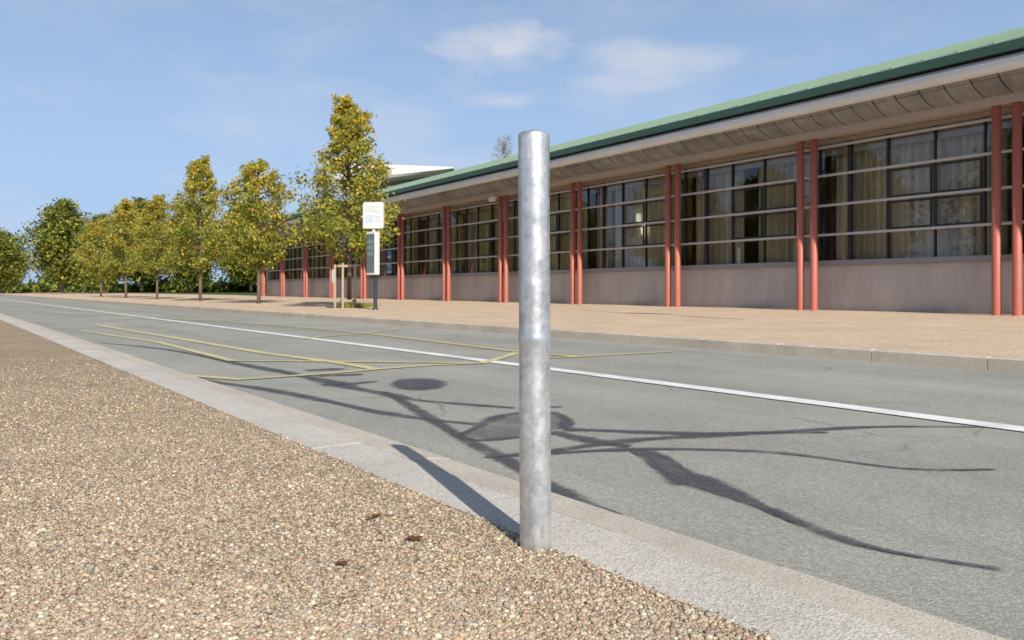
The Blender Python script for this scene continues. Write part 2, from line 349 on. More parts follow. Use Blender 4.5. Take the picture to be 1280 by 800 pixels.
def patch(name, pix, mat, jit=0, z=None):
    if z is None: zi[0]+=1; z=ZROAD+.0010+.00025*zi[0]
    P=[survey(x,y,z) for x,y in pix]; n=len(P); Q=[]
    for i in range(n):
        p0,p1,p2,p3=P[i-1],P[i],P[(i+1)%n],P[(i+2)%n]
        for k in range(5):
            u=k/5; q=.5*((2*p1)+(p2-p0)*u+(2*p0-5*p1+4*p2-p3)*u*u+(3*p1-p0-3*p2+p3)*u**3)
            Q.append(q+Vector((rng.uniform(-jit,jit),rng.uniform(-jit,jit),0)))
    Q.reverse() if sum((Q[i].x*Q[(i+1)%len(Q)].y-Q[(i+1)%len(Q)].x*Q[i].y) for i in range(len(Q)))<0 else None
    n=len(Q); ce=sum(Q,Vector())/n; IN=[q+(ce-q).normalized()*min(.09,(ce-q).length*.5) for q in Q]
    me=MB(); me.add(Q+IN,[(k,(k+1)%n,n+(k+1)%n,n+k) for k in range(n)]+[tuple(range(n,2*n))]); return faded(me.build(name,mat,road),[0.]*n+[1.]*n)
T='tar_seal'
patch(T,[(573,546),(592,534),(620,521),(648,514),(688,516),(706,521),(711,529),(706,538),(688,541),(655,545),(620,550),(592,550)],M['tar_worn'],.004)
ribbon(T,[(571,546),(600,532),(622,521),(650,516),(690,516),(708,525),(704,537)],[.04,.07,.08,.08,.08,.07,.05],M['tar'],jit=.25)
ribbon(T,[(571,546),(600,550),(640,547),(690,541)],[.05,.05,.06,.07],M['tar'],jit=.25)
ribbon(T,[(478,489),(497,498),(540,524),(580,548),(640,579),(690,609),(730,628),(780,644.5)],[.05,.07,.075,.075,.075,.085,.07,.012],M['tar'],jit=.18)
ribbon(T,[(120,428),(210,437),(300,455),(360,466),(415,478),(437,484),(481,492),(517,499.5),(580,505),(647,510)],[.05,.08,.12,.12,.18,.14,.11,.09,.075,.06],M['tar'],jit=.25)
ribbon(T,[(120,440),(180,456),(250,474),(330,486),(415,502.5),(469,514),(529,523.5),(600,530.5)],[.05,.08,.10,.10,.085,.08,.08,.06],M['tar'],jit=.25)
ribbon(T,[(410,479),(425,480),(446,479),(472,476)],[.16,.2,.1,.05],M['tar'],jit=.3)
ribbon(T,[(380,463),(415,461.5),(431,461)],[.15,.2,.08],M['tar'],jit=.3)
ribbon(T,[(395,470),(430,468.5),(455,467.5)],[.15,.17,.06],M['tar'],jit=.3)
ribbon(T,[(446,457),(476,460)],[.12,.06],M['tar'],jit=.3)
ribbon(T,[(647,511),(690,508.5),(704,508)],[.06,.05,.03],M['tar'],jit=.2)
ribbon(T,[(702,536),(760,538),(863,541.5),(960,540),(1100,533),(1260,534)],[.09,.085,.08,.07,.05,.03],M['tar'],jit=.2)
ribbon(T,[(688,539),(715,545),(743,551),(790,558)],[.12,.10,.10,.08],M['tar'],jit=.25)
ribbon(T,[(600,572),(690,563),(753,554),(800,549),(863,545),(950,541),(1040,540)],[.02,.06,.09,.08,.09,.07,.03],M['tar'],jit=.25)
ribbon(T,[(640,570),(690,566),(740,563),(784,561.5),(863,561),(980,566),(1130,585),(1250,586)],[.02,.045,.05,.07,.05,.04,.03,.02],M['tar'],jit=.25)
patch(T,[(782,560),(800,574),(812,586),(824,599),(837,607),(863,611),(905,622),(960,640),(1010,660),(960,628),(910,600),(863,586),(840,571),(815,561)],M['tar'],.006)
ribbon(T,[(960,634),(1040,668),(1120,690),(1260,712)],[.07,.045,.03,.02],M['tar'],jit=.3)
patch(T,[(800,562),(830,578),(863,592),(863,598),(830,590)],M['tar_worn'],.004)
# round dark patch
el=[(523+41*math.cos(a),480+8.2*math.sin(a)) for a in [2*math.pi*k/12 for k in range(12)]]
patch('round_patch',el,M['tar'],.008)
# white edge line and yellow bus stop zigzag
WL='white_line'; Y='yellow_line'
zi[0]=21
ribbon(WL,[tuple(st(4.185,-12)[:2]),tuple(st(4.185,80)[:2])],.155,M['white_line'],world=True,sub=60)
zz=ZROAD+.0135
ribbon(Y,[(60,392),(160,395),(300,403.2),(415,412),(457,416.3),(543,426.5),(648,439.3)],.10,M['yellow_line'],z=ZROAD+.0076)
ribbon(Y,[(648,440),(625,447.5),(600,454)],.10,M['yellow_line'],z=ZROAD+.0074)
ribbon(Y,[(100,413),(200,428),(290,450.5),(415,451.5),(500,452.5),(594,453.2)],.09,M['yellow_line'],z=ZROAD+.0072)
ribbon(Y,[(598,453.6),(540,456),(470,461),(415,466),(300,474),(200,466)],.09,M['yellow_line'],z=ZROAD+.0070)
ribbon(Y,[(120,406),(230,424),(330,441),(415,452),(445,456.5),(471,461)],.12,M['yellow_line'],z=ZROAD+.0068)
ribbon(Y,[(650,439.8),(690,443),(722,445.3)],.10,M['yellow_line'],z=ZROAD+.0072)
ribbon(Y,[(660,447.5),(690,447),(722,445.6),(780,442.5),(838,439.3)],.08,M['yellow_line'],z=ZROAD+.0070)
ribbon(Y,[(380,423),(415,419.5),(455,416),(502,411)],.10,M['yellow_line'],z=ZROAD+.0078)
# thin dark line across the far pavement
def pav_pt(px,py):
    z=ZPAV
    for _ in range(20): p=survey(px,py,z); z=pav_z(p.x,p.y)+.004
    return p
pv=[o for o in C.objects if o.name=='pavement'][0]
pts=[pav_pt(x,y) for x,y in [(700,384.6),(740,388.5),(780,391.3),(815,391.8),(840,393),(863,395.5),(930,399)]]
vs=[];fs=[]
for i,p in enumerate(pts):
    w=[.03,.05,.10,.16,.13,.09,.05][i]; vs+=[p+Vector((0,w,.002)),p-Vector((0,w,-.002))]
for i in range(len(pts)-1): fs.append((2*i,2*i+1,2*i+3,2*i+2))
t=NT('damp_stain'); t.bsdf(t.mix(t.noise(6,5,.7),(.14,.10,.07),(.30,.22,.155)),.8); MB().add(vs,fs).build('damp_stain',t.m,pv)

# ------------------------------------------------------------------ loose stones of the verge
def pebbles():
    r=np.random.default_rng(5)
    phi=(1+5**.5)/2
    ico=np.array([(-1,phi,0),(1,phi,0),(-1,-phi,0),(1,-phi,0),(0,-1,phi),(0,1,phi),(0,-1,-phi),(0,1,-phi),(phi,0,-1),(phi,0,1),(-phi,0,-1),(-phi,0,1)],float); ico/=np.linalg.norm(ico[0])
    fc=np.array([(0,11,5),(0,5,1),(0,1,7),(0,7,10),(0,10,11),(1,5,9),(5,11,4),(11,10,2),(10,7,6),(7,1,8),(3,9,4),(3,4,2),(3,2,6),(3,6,8),(3,8,9),(4,9,5),(2,4,11),(6,2,10),(8,6,7),(9,8,1)])
    n=230000
    Yd=1.25+ (r.random(n)**1.9)*7.0; X=(r.random(n)*2-1)*(.68*Yd+.1)
    s=X*NX+Yd*NY
    edge=S_KERB-.004+ r.normal(0,.012,n)
    keep=(s<edge)&(r.random(n)>(Yd-3.2)/4.6); X,Yd=X[keep],Yd[keep]; n=len(X)
    sc=np.clip(r.lognormal(math.log(.0032),.38,n),.0018,.0085)*(1+.06*np.maximum(0,Yd-3))
    sx=sc*(.8+.5*r.random(n)); sy=sc*(.7+.4*r.random(n)); sz=sc*(.45+.35*r.random(n))
    a=r.random(n)*6.28; ca,sa=np.cos(a),np.sin(a)
    jit=1+.22*(r.random((n,12,1))-.5)
    V=ico[None]*jit
    vx=V[:,:,0]*sx[:,None]; vy=V[:,:,1]*sy[:,None]; vz=V[:,:,2]*sz[:,None]
    tx=(r.random(n)-.5)*.6
    vz=vz+vx*tx[:,None]
    wx=vx*ca[:,None]-vy*sa[:,None]+X[:,None]; wy=vx*sa[:,None]+vy*ca[:,None]+Yd[:,None]; wz=vz+(sz*(.15+.5*r.random(n)))[:,None]
    W=np.stack([wx,wy,wz],2).reshape(-1,3)
    F=(fc[None]+12*np.arange(n)[:,None,None]).reshape(-1,3)
    me=bpy.data.meshes.new('gravel'); me.vertices.add(len(W)); me.vertices.foreach_set('co',W.ravel().astype(np.float32))
    me.loops.add(F.size); me.loops.foreach_set('vertex_index',F.ravel().astype(np.int32))
    me.polygons.add(len(F)); me.polygons.foreach_set('loop_start',np.arange(0,F.size,3,dtype=np.int32))
    me.update(calc_edges=True); me.materials.append(M['stone'])
    o=bpy.data.objects.new('gravel',me); C.objects.link(o)
    tag(o,'beige and tan loose gravel covering the verge around the bollard','gravel',kind='stuff')
pebbles()

# ------------------------------------------------------------------ dry leaves on the verge
def dry_leaf(px,py,L,rot,mat,label,curl=.4):
    p=survey(px,py,.008); mb=MB(); n=7; vs=[];fs=[]
    for i in range(n+1):
        u=i/n; w=.32*L*math.sin(math.pi*min(1,u*1.02))**.8*(1+.18*math.sin(9*u)); x=(u-.5)*L; z=curl*L*(u-.5)**2
        vs+=[(x,-w,z+curl*.4*w+.05*L*math.sin(7*u)),(x,0,z),(x,w,z+curl*.7*w)]
    for i in range(n): fs+=[(3*i,3*i+1,3*i+4,3*i+3),(3*i+1,3*i+2,3*i+5,3*i+4)]
    mb.add(vs,fs,True); o=mb.build('dry_leaf',mat,None,p,rot)
    tag(o,label,'leaf','dry leaves on the gravel')
dry_leaf(518,674,.042,.1,M['dry_leaf'],'curled red-brown dry leaf on the gravel left of the bollard foot',.55)
dry_leaf(470,645,.034,.9,M['dry_leaf'],'flat reddish dry leaf on the gravel nearest the kerb',.3)
dry_leaf(462,648,.026,2.2,M['dry_leaf'],'tiny reddish leaf scrap touching the flat reddish leaf',.5)
dry_leaf(476,674,.016,.4,M['dry_leaf_yellow'],'small yellow leaf lying on the gravel',.3)
dry_leaf(427,704,.032,.3,M['dry_leaf'],'pale red-brown leaf on the gravel nearest the camera at the left',.3)

# ------------------------------------------------------------------ bollard
bp=survey(669.5,683.5,0); RB=.0379
prof=[(RB,-.12),(RB,.0)]+[(RB,.05*k) for k in range(1,10)]+[(RB,.494),(RB+.0013,.498),(RB+.0014,.508),(RB,.514)]+[(RB,.55+.05*k) for k in range(9)]
rc=.0085
for k in range(9):
    a=math.pi/2*k/8; prof.append((RB-rc+rc*math.cos(a),.990+rc*math.sin(a)))
prof.append((.0,.9995))
b=MB(); b.lathe(prof,72)
bol=b.build('bollard',M['zinc'],None,bp); bol.rotation_euler=(0,R(-.25),0)
tag(bol,'tall galvanised steel pipe bollard standing in the gravel beside the kerb','bollard')

# ------------------------------------------------------------------ the building
TH=math.atan(.659)
C0=Vector((4.18,20.8,.16)); RZ=math.atan2(-math.cos(TH),math.sin(TH)); BAY=4.07
B=thing('building','long low building with green roof, grey eaves and paired terracotta columns','building',C0,RZ)
NL,NR=9,4                                   # bays away to the left / towards the right
XL,XR=-BAY*NL-.6, BAY*NR+.6
def part(mb,name,mat,parent=None,auto=None): return mb.build(name,mat,parent or B,auto=auto)
# roof with standing seams
m=MB(); m.add([(XL-.5,-.95,4.53),(XR+.5,-.95,4.53),(XR+.5,5,6.48),(XL-.5,5,6.48),(XR+.5,11,4.53),(XL-.5,11,4.53)],[(0,1,2,3),(3,2,4,5)])
m.add([(XL-.5,-.9,4.46),(XR+.5,-.9,4.46),(XR+.5,5,6.40),(XL-.5,5,6.40),(XR+.5,11,4.46),(XL-.5,11,4.46)],[(3,2,1,0),(5,4,2,3)])
m.add([(XL-.5,-.95,4.53),(XL-.5,5,6.48),(XL-.5,11,4.53),(XL-.5,11,4.0),(XL-.5,-.7,4.0)],[(0,1,2,3,4)])
roof=part(m,'roof',M['green'])
m=MB(); x=XL
dv=Vector((0,5.95,1.95)).normalized()
while x<XR+.4:
    m.add([(x-.012,-.955,4.532),(x+.012,-.955,4.532),(x+.012,-.955,4.565),(x-.012,-.955,4.565),(x-.012,5,6.482),(x+.012,5,6.482),(x+.012,5,6.515),(x-.012,5,6.515)],[(0,1,2,3),(3,2,6,7),(0,3,7,4),(1,5,6,2)]); x+=.6
m.build('roof_seam',M['green'],roof)
m=MB(); m.box(XL-.5,XR+.5,-.975,-.953,4.365,4.527); part(m,'fascia',M['dark_green'])
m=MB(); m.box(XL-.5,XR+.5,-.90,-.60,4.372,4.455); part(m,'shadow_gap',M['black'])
m=MB(); m.extrude([(-.735+.135*math.cos(a),4.235+.135*math.sin(a)) for a in [2*math.pi*k/20 for k in range(20)]],XL-.4,XR+.4,True,True); part(m,'eave_roll',M['roll'],auto=40)
# soffit: curved concrete panels with open joints
m=MB(); pw=.46; x=XL
sp=[(-.70,4.125),(-.60,4.04),(-.48,3.965),(-.34,3.905),(-.2,3.868),(-.10,3.85)]
while x<XR:
    o1,o2=random.Random(int(x*100)).uniform(-.003,.003),random.Random(int(x*77)).uniform(-.006,.006)
    m.extrude([(y,z+o1) for y,z in sp]+[(-.10,3.98),(-.70,4.2)],x+.014,x+pw-.014,True); x+=pw
part(m,'soffit',M['soffit'])
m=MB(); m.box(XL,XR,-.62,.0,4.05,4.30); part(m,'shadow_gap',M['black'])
m=MB(); m.box(XL,XR,-.13,.13,3.70,3.853); part(m,'beam',M['beam'])
m=MB(); m.box(XL,XR,.133,.47,3.72,3.85); part(m,'ceiling_board',M['soffit'])
m=MB(); m.box(XL,XR,.40,.60,3.64,3.717); part(m,'head_beam',M['beam'])
# columns in pairs
for k in range(-NR,NL+1):
    for dx in (-.17,.17):
        c=MB(); c.lathe([(.076,-.1),(.076,3.698)],20,dx,0); c.build('column',M['terracotta'],B,(-BAY*k,0,0))
# walls
m=MB(); m.box(XL,XR,.45,.65,-.02,.98); m.box(XL,XR,.55,.65,3.4,4.45) ; part(m,'wall',M['wall'])
m=MB(); m.box(XL,XR,.47,.66,-.35,-.023); part(m,'plinth',M['black'])
m=MB(); m.box(XL-.2,XL,.45,10.5,-.3,4.0); m.box(XR,XR+.2,.45,10.5,-.3,4.0); m.box(XL,XR,10.3,10.5,-.3,4.4); part(m,'wall',M['wall'])
m=MB(); m.box(XL+.02,XR-.02,5.5,5.6,0,3.9); m.box(XL+.02,XR-.02,.7,5.5,-.2,.02); m.box(XL+.02,XR-.02,.66,5.5,3.86,3.95); part(m,'interior',M['inside'])
m=MB(); m.box(XL,XR,.36,.60,.983,1.09); part(m,'sill',M['sill'])
# windows, one per bay
def window(x0):             # x0: right-hand column line of the bay, bay runs to x0-BAY
    w=MB()
    for dx,wd in ((-.03,.03),(-.6,.03),(-1.53,.03),(-2.5,.045),(-3.36,.09)):
        w.box(dx-wd/2,dx+wd/2,.46,.53,1.093,3.637)
    fr=w.build('window',M['frame'],B,(x0,0,0))
    p=MB(); p.add([(-BAY-.03,.50,1.093),(-.03,.50,1.093),(-.03,.50,3.637),(-BAY-.03,.50,3.637)],[(0,1,2,3)]); p.build('pane',M['glass'],fr)
    for z in (3.56,2.94,2.29,1.65):
        r_=MB(); r_.bbox(-BAY+.001,-.001,.33,.37,z-.026,z+.026,.006); r_.build('rail',M['grey_rail'],fr)
    for xa,xb in ((-2.46,-1.56),(-1.50,-.63)):
        for za,zb in ((1.69,2.25),(2.33,2.90)):
            c=MB(); t_=.036
            c.box(xa,xb,.42,.458,za,za+t_); c.box(xa,xb,.42,.458,zb-t_,zb); c.box(xa,xa+t_,.422,.458,za+t_,zb-t_); c.box(xb-t_,xb,.422,.458,za+t_,zb-t_)
            c.build('casement',M['frame'],fr)
    return fr
def bpt(x,y,z): return B.matrix_basis@Vector((x,y,z))
Bm=Matrix.Translation(C0)@Matrix.Rotation(RZ,4,'Z')
def curtain(x0,xa,xb,label,ph):
    m=MB(); n=int((xb-xa)/.022); vs=[];fs=[]
    for i in range(n+1):
        x=xa+(xb-xa)*i/n; q=.06*math.sin(x*37+ph+1.2*math.sin(x*3.1+ph))+.02*math.sin(x*83+ph)
        vs+=[(x-xa,q*1.15,0),(x-xa,q,3.3)]
    for i in range(n): fs.append((2*i,2*i+2,2*i+3,2*i+1))
    m.add(vs,fs,True); o=m.build('curtain',M['curtain'],None,Bm@Vector((x0+xa,.80,.3)),RZ)
    tag(o,label,'curtain','pleated curtains behind the window bays')
ORD=['first','second','third','fourth','fifth','sixth','seventh','eighth']
for k in range(-NR,NL):
    window(-BAY*k)
    if k==1: where='window bay behind the bollard'
    elif k<1: where='%s window bay right of the bollard'%ORD[-k]
    else: where='%s window bay left of the bollard'%ORD[k-2]
    spans={0:[(-4.0,-3.32),(-3.22,-.42)],1:[(-3.95,-2.55),(-2.35,-.3)],2:[(-3.9,-2.1),(-1.75,-.15)],3:[(-2.9,-1.9),(-1.1,-.15)],-1:[(-4.0,-2.4),(-1.9,-.45)],-2:[(-3.95,-.4)],4:[(-3.9,-2.6),(-1.5,-.3)]}.get(k,[(-3.8,-2.2),(-1.6,-.3)])
    for i,(xa,xb) in enumerate(spans):
        side='' if len(spans)==1 else ('far-left ' if i==0 else 'right-hand ')
        curtain(-BAY*k,xa,xb,'%solive beige pleated curtain in the %s'%(side,where),k*1.7+i)

# flood light on the column head
def lamp_box():
    o=thing('flood_light','small white flood light on the eave by the column pair left of the bollard','light',Bm@Vector((-BAY*2-.30,-.20,3.60)),RZ)
    m=MB(); Mx=Matrix.Rotation(R(-20),4,'X'); m.bbox(-.16,.16,-.12,.02,-.09,.06,.02,Mx); m.build('housing',M['white_paint'],o)
    m=MB(); m.box(-.02,.02,-.02,.06,.04,.10); m.build('bracket',M['black'],o)
lamp_box()
# posters in the window of the bay behind the bus stop
def poster(x,z,w,h,label,kind):
    o=thing('poster',label,'poster',Bm@Vector((x,.485,z)),RZ,'posters on the window glass')
    m=MB(); m.box(-w/2,w/2,-.004,0,0,h); m.build('sheet',M['blue_print'],o)
    m=MB()
    if kind: 
        n=14; vs=[];fs=[]
        for i in range(n+1):
            a=R(10+150*i/n); vs+=[(.30*w*math.cos(a)-.02*w,-.007,h*.30+.34*h*math.sin(a)),(.44*w*math.cos(a)-.02*w,-.007,h*.30+.50*h*math.sin(a))]
        for i in range(n): fs.append((2*i,2*i+1,2*i+3,2*i+2))
        m.add(vs,fs); m.box(-w*.45,w*.45,-.008,-.006,.03*h,.20*h)
    else:
        m.box(-w*.42,w*.42,-.008,-.006,.08*h,.30*h); m.box(-w*.42,w*.1,-.008,-.006,.62*h,.74*h)
    m.build('print',M['pale_blue'],o)
def fac_x(px,b): r=(px-640)/1000; return ((20.8-.55*b)*r-(4.18-.835*b))/(.55+.835*r)
poster(fac_x(486.5,-.5),1.20,.62,.58,'lower blue poster with pale arc on the window behind the bus stop',1)
poster(fac_x(486.5,-.5),1.86,.60,.5,'upper blue poster on the window behind the bus stop',0)
# white two-headed form behind the glass, faint glow added so it shows
M['lamp_white']=paint('lamp_white',(.93,.93,.91),.4,.02,2)
t=NT('lit_shade'); q=t.bsdf((.93,.93,.90),.5); q.inputs['Emission Color'].default_value=(1,.97,.9,1); q.inputs['Emission Strength'].default_value=.5; M['lit_shade']=t.m
lp=thing('floor_lamp','white two-headed lamp standing behind the glass right of the bollard','lamp',Bm@Vector((-1.74,.62,1.10)),RZ)
m=MB(); m.lathe([(.07,0),(.07,.02)],16); m.lathe([(.022,.02),(.022,1.0)],10); m.build('stand',M['lamp_white'],lp)
m=MB(); m.lathe([(.05,.90),(.10,.93),(.11,1.12),(.07,1.20)],18); m.build('lamp_shade',M['lit_shade'],lp)
m=MB(); m.lathe([(.03,1.28),(.07,1.30),(.075,1.48),(.05,1.53)],18,-.24); m.tube([(0,0,1.15),(-.10,0,1.24),(-.24,0,1.29)],.01); m.build('lamp_shade',M['lit_shade'],lp)

# ------------------------------------------------------------------ bus stop
bx,by=-3.57,20.9; bs=thing('bus_stop','bus stop post with white sign box and timetable case by the far kerb','bus stop',(bx,by,pav_z(bx,by)),0)
m=MB(); m.lathe([(.085,-.02),(.085,.03),(.05,.05),(.045,.92)],14); m.build('post',M['post_paint'],bs)
m=MB(); m.lathe([(.03,2.0),(.03,2.14)],12,-.045); m.build('neck',M['white_paint'],bs)
def round_slab(w,h,d,r,z0,x0=0,rot=0,nseg=6):
    pts=[]
    for cx,cz,a0 in ((w/2-r,h-r,0),(-w/2+r,h-r,90),(-w/2+r,r,180),(w/2-r,r,270)):
        for k in range(nseg+1):
            a=R(a0+90*k/nseg); pts.append((cx+r*math.cos(a),cz+r*math.sin(a)))
    n=len(pts); Mx=Matrix.Translation((x0,0,z0))@Matrix.Rotation(rot,4,'Z'); e=min(.012,d*.3)
    def ring(y,k): return [Mx@Vector((x*(1-k*2/w),y,(z-h/2)*(1-k*2/h)+h/2)) for x,z in pts]
    vs=ring(-d/2,e)+ring(-d/2+e,0)+ring(d/2-e,0)+ring(d/2,e); fs=[]
    for i in range(3):
        for k in range(n): fs.append((i*n+k,i*n+(k+1)%n,(i+1)*n+(k+1)%n,(i+1)*n+k))
    fs+=[tuple(range(n)),tuple(3*n+k for k in reversed(range(n)))]
    return MB().add([tuple(v) for v in vs],[tuple(reversed(f)) for f in fs]),Mx
m,Mx=round_slab(.55,.69,.13,.05,2.115,-.045,R(-8)); sg=m.build('sign_box',M['white_paint'],bs)
m=MB()
m.box(-.19,.02,-.070,-.067,.16,.36,M=Mx); pb=m.build('printed_panel',M['pale_blue'],sg)
m=MB()
for z,xa,xb in ((.56,-.2,.2),(.50,-.2,.12),(.44,-.2,.2),(.30,.05,.21),(.24,.05,.18),(.18,.05,.21)): m.box(xa,xb,-.070,-.067,z,z+.012,M=Mx)
m.build('printed_line',M['grey_print'],sg)
m,Mx=round_slab(.33,1.13,.17,.03,.905,-.06,R(-38)); cs=m.build('timetable_case',M['white_paint'],bs)
m=MB(); m.box(-.145,.145,-.090,-.086,.06,1.07,M=Mx); ts=m.build('timetable',M['timetable'],cs)
m=MB(); 
for z in (.82,.66,.5): m.box(-.10,.10,-.094,-.091,z,z+.10,M=Mx)
m.build('printed_panel',paint('dim_sheet',(.20,.27,.25),.4,.3,14),ts)
m=MB(); m.box(-.20,.10,-.03,.03,.87,.903); m.box(-.12,-.08,-.03,.03,.80,.87); m.box(.04,.08,-.03,.03,.80,.87); m.build('clamp',M['black'],bs)

# ------------------------------------------------------------------ trees
def make_tree(name,label,cat,loc,H,trunk_h,crownfn,nleaf,lsize,mats,weights,seed,trunk_r=.06,group=None,clump=1.0,nl=46,bark='bark'):
    r=random.Random(seed); o=thing(name,label,cat,loc,0,group)
    tk=MB(); pts=[];rad=[]
    for i in range(9):
        u=i/8; pts.append((.06*math.sin(3*u+seed)*u*H*.15,.05*math.cos(4*u+seed)*u*H*.12,u*H*.93)); rad.append(trunk_r*(1-u)**.7+.006)
    pts[0]=(0,0,-.1); tk.tube(pts,rad,10)
    cl=[]
    for i in range(nl):
        u=(i+.5)/nl; z=trunk_h+(H-trunk_h)*(u**1.0); rr=crownfn(u)*r.uniform(.55,1.02); a=i*2.39996+r.uniform(-.5,.5)
        zb=max(trunk_h*.85,z-rr*.55); tip=Vector((rr*math.cos(a),rr*math.sin(a),z))
        base=Vector((0,0,min(zb,H*.9))); mid=base.lerp(tip,.5)+Vector((0,0,-.05*rr))
        tk.tube([base,mid,tip],[.022*trunk_r/.06,.013*trunk_r/.06,.004],5)
        for q in range(3):
            cl.append((base.lerp(tip,r.uniform(.45,1.02))+Vector((r.gauss(0,.1),r.gauss(0,.1),r.gauss(0,.1)))*clump, u))
    tk.build('trunk',M[bark],o)
    me=MB()
    for i in range(nleaf):
        c,u=cl[r.randrange(len(cl))]; sp=.17*clump*(.4+crownfn(u)*.35)
        p=c+Vector((r.gauss(0,sp),r.gauss(0,sp),r.gauss(0,sp*.8)))
        n=Vector((r.gauss(0,1),r.gauss(0,1),r.gauss(.5,1))).normalized(); a=n.orthogonal().normalized()
        a=Matrix.Rotation(r.uniform(0,6.28),3,n)@a; b=n.cross(a); L=lsize*r.uniform(.6,1.3)
        # colour by clump, so the crown has light and dark, green and yellow tufts
        h=(math.sin(c.x*3.1+c.z*2.3+seed)+math.sin(c.y*3.7-c.z*1.7))*.5
        w=[weights[j](u,h) for j in range(len(mats))]; mi=r.choices(range(len(mats)),w)[0]
        me.add([p-a*L*.5,p-b*L*.3+a*L*.05+n*L*.06,p+a*L*.5,p+b*L*.3+a*L*.05+n*L*.06],[(0,1,2,3)],False,mi)
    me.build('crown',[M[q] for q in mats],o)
    return o
tx,ty=-4.80,23.6
def crown1(u): return float(np.interp(u,[0,.1,.2,.3,.45,.6,.75,.9,1],[1.1,1.7,2.0,1.92,1.58,1.15,.76,.40,.14]))
def crown2(u): return float(np.interp(u,[0,.15,.35,.55,.75,.9,1],[.7,1.35,1.75,1.65,1.2,.7,.2]))
LM=['leaf_green','leaf_olive','leaf_yellow','leaf_orange','leaf_dark']
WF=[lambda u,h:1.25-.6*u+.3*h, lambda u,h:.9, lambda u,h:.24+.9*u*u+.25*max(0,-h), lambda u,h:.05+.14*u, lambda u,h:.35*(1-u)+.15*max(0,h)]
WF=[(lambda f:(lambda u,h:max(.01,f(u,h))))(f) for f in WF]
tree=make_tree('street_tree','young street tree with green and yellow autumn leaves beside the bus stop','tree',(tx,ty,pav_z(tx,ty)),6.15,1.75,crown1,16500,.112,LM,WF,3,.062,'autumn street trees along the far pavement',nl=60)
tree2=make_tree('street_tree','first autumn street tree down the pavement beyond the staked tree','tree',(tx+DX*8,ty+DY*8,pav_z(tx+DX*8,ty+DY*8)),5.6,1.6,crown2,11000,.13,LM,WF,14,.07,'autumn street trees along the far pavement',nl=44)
for i,(tt,rz,sc) in enumerate(((8,1.3,.96),(16,2.6,1.06),(24.5,4.1,.92),(33,5.2,1.1),(42,.7,1.0))):
    c=tree2 if i==0 else copy_tree(tree2 if i in (3,4) else tree); x,y=tx+DX*tt,ty+DY*tt; c.location=(x,y,pav_z(x,y)); c.rotation_euler.z=rz; c.scale=(sc,sc,sc)
    c['label']='%s autumn street tree down the pavement beyond the staked tree'%ORD[i]
# stakes round the first tree
gd=thing('tree_guard','weathered timber stakes with rails around the young street tree','tree stakes',(tx-.03,ty-.55,pav_z(tx,ty-.55)))
for sx,sy,h in ((-.26,-.05,1.22),(.0,-.22,1.26),(.30,.0,1.25)):
    m=MB(); m.lathe([(.034,-.1),(.034,h),(.026,h+.02)],10,sx,sy); m.build('stake',M['timber'],gd)
for z in (1.17,.16):
    m=MB(); m.bbox(-.30,.34,.045,.075,z,z+.07,.006); m.build('rail',M['timber'],gd)
m=MB(); m.bbox(-.34,-.26,-.105,-.09,.72,1.10,.01); m.build('plate',M['grey_print'],gd)
# tree pit with weeds and fallen leaves
m=MB(); m.lathe([(.7,.004),(.0,.006)],20); tp=m.build('tree_pit',M['soil'],None,(tx,ty,pav_z(tx,ty)+.01)); tag(tp,kind='structure')
r=random.Random(9); m=MB()
for i in range(260):
    a=r.uniform(0,6.28); q=r.random()**.5*.62; x,y=q*math.cos(a)+.25,q*math.sin(a)-.25; hgt=r.uniform(.05,.2); dx,dy=r.gauss(0,.05),r.gauss(0,.05)
    m.add([(x-.01,y,0),(x+.01,y,0),(x+dx,y+dy,hgt)],[(0,1,2)],False,r.choices([0,1,2],[5,3,2])[0])
wd=m.build('weeds',[M['leaf_green'],M['leaf_olive'],M['dry_leaf']],None,(tx,ty,pav_z(tx,ty)+.01)); tag(wd,'tuft of weeds and fallen leaves at the foot of the staked tree','weeds',kind='stuff')

# trees far behind: bare tree above the roof
def crownb(u): return 1.5*math.sin(math.pi*min(1,u*.85+.1))**.8
bare=make_tree('bare_tree','thin nearly bare tree rising behind the green roof beside the bollard','tree',(-.62,62,.3),12.3,8.0,crownb,3500,.085,['twig'],[lambda u,h:1],21,.08,None,1.2,80,'pale_bark')
# tree line at the end of the road and along the near verge
def crownr(u): return 3.1*math.sin(math.pi*min(1,u*.82+.14))**.65
LW=[lambda u,h:1, lambda u,h:.6, lambda u,h:.12, lambda u,h:.04, lambda u,h:1.0]
big=make_tree('broadleaf_tree','tall green tree closing the view at the end of the pavement','tree',(-30,92,.6),9.5,1.6,crownr,16000,.34,LM,LW,11,.2,'trees closing the view down the road',2.6,60)
spots=[(-38,95,1.05),(-46,90,.9),(-54,96,1.15),(-60,84,.95),(-67,92,1.1),(-24,100,1.0),(-34,104,1.25),(-50,108,1.3),(-75,96,1.2)]
for i,(x,y,sc) in enumerate(((-69,108,.9),(-78,121,1.2),(-100,118,1.3),(-110,112,1.0),(-64,122,1.2),(-42,128,1.35),(-20,124,1.2),(-118,128,1.4))):
    c=copy_tree(big); c.location=(x,y,.4); c.rotation_euler.z=i*1.3+.5; c.scale=(sc*1.15,sc*1.15,sc*.8)
    c['group']='farthest trees on the horizon'; c['label']='far green tree low on the horizon at the left'
for i,(x,y,sc) in enumerate(spots):
    c=copy_tree(big); c.location=(x,y,.5); c.rotation_euler.z=i*1.9; c.scale=(sc,sc,sc*.95)
    c['label']='green tree closing the view, %s of the row past the pavement end'%(ORD+['ninth'])[min(i,8)] if i<9 else ''
hd=MB(); r=random.Random(31)
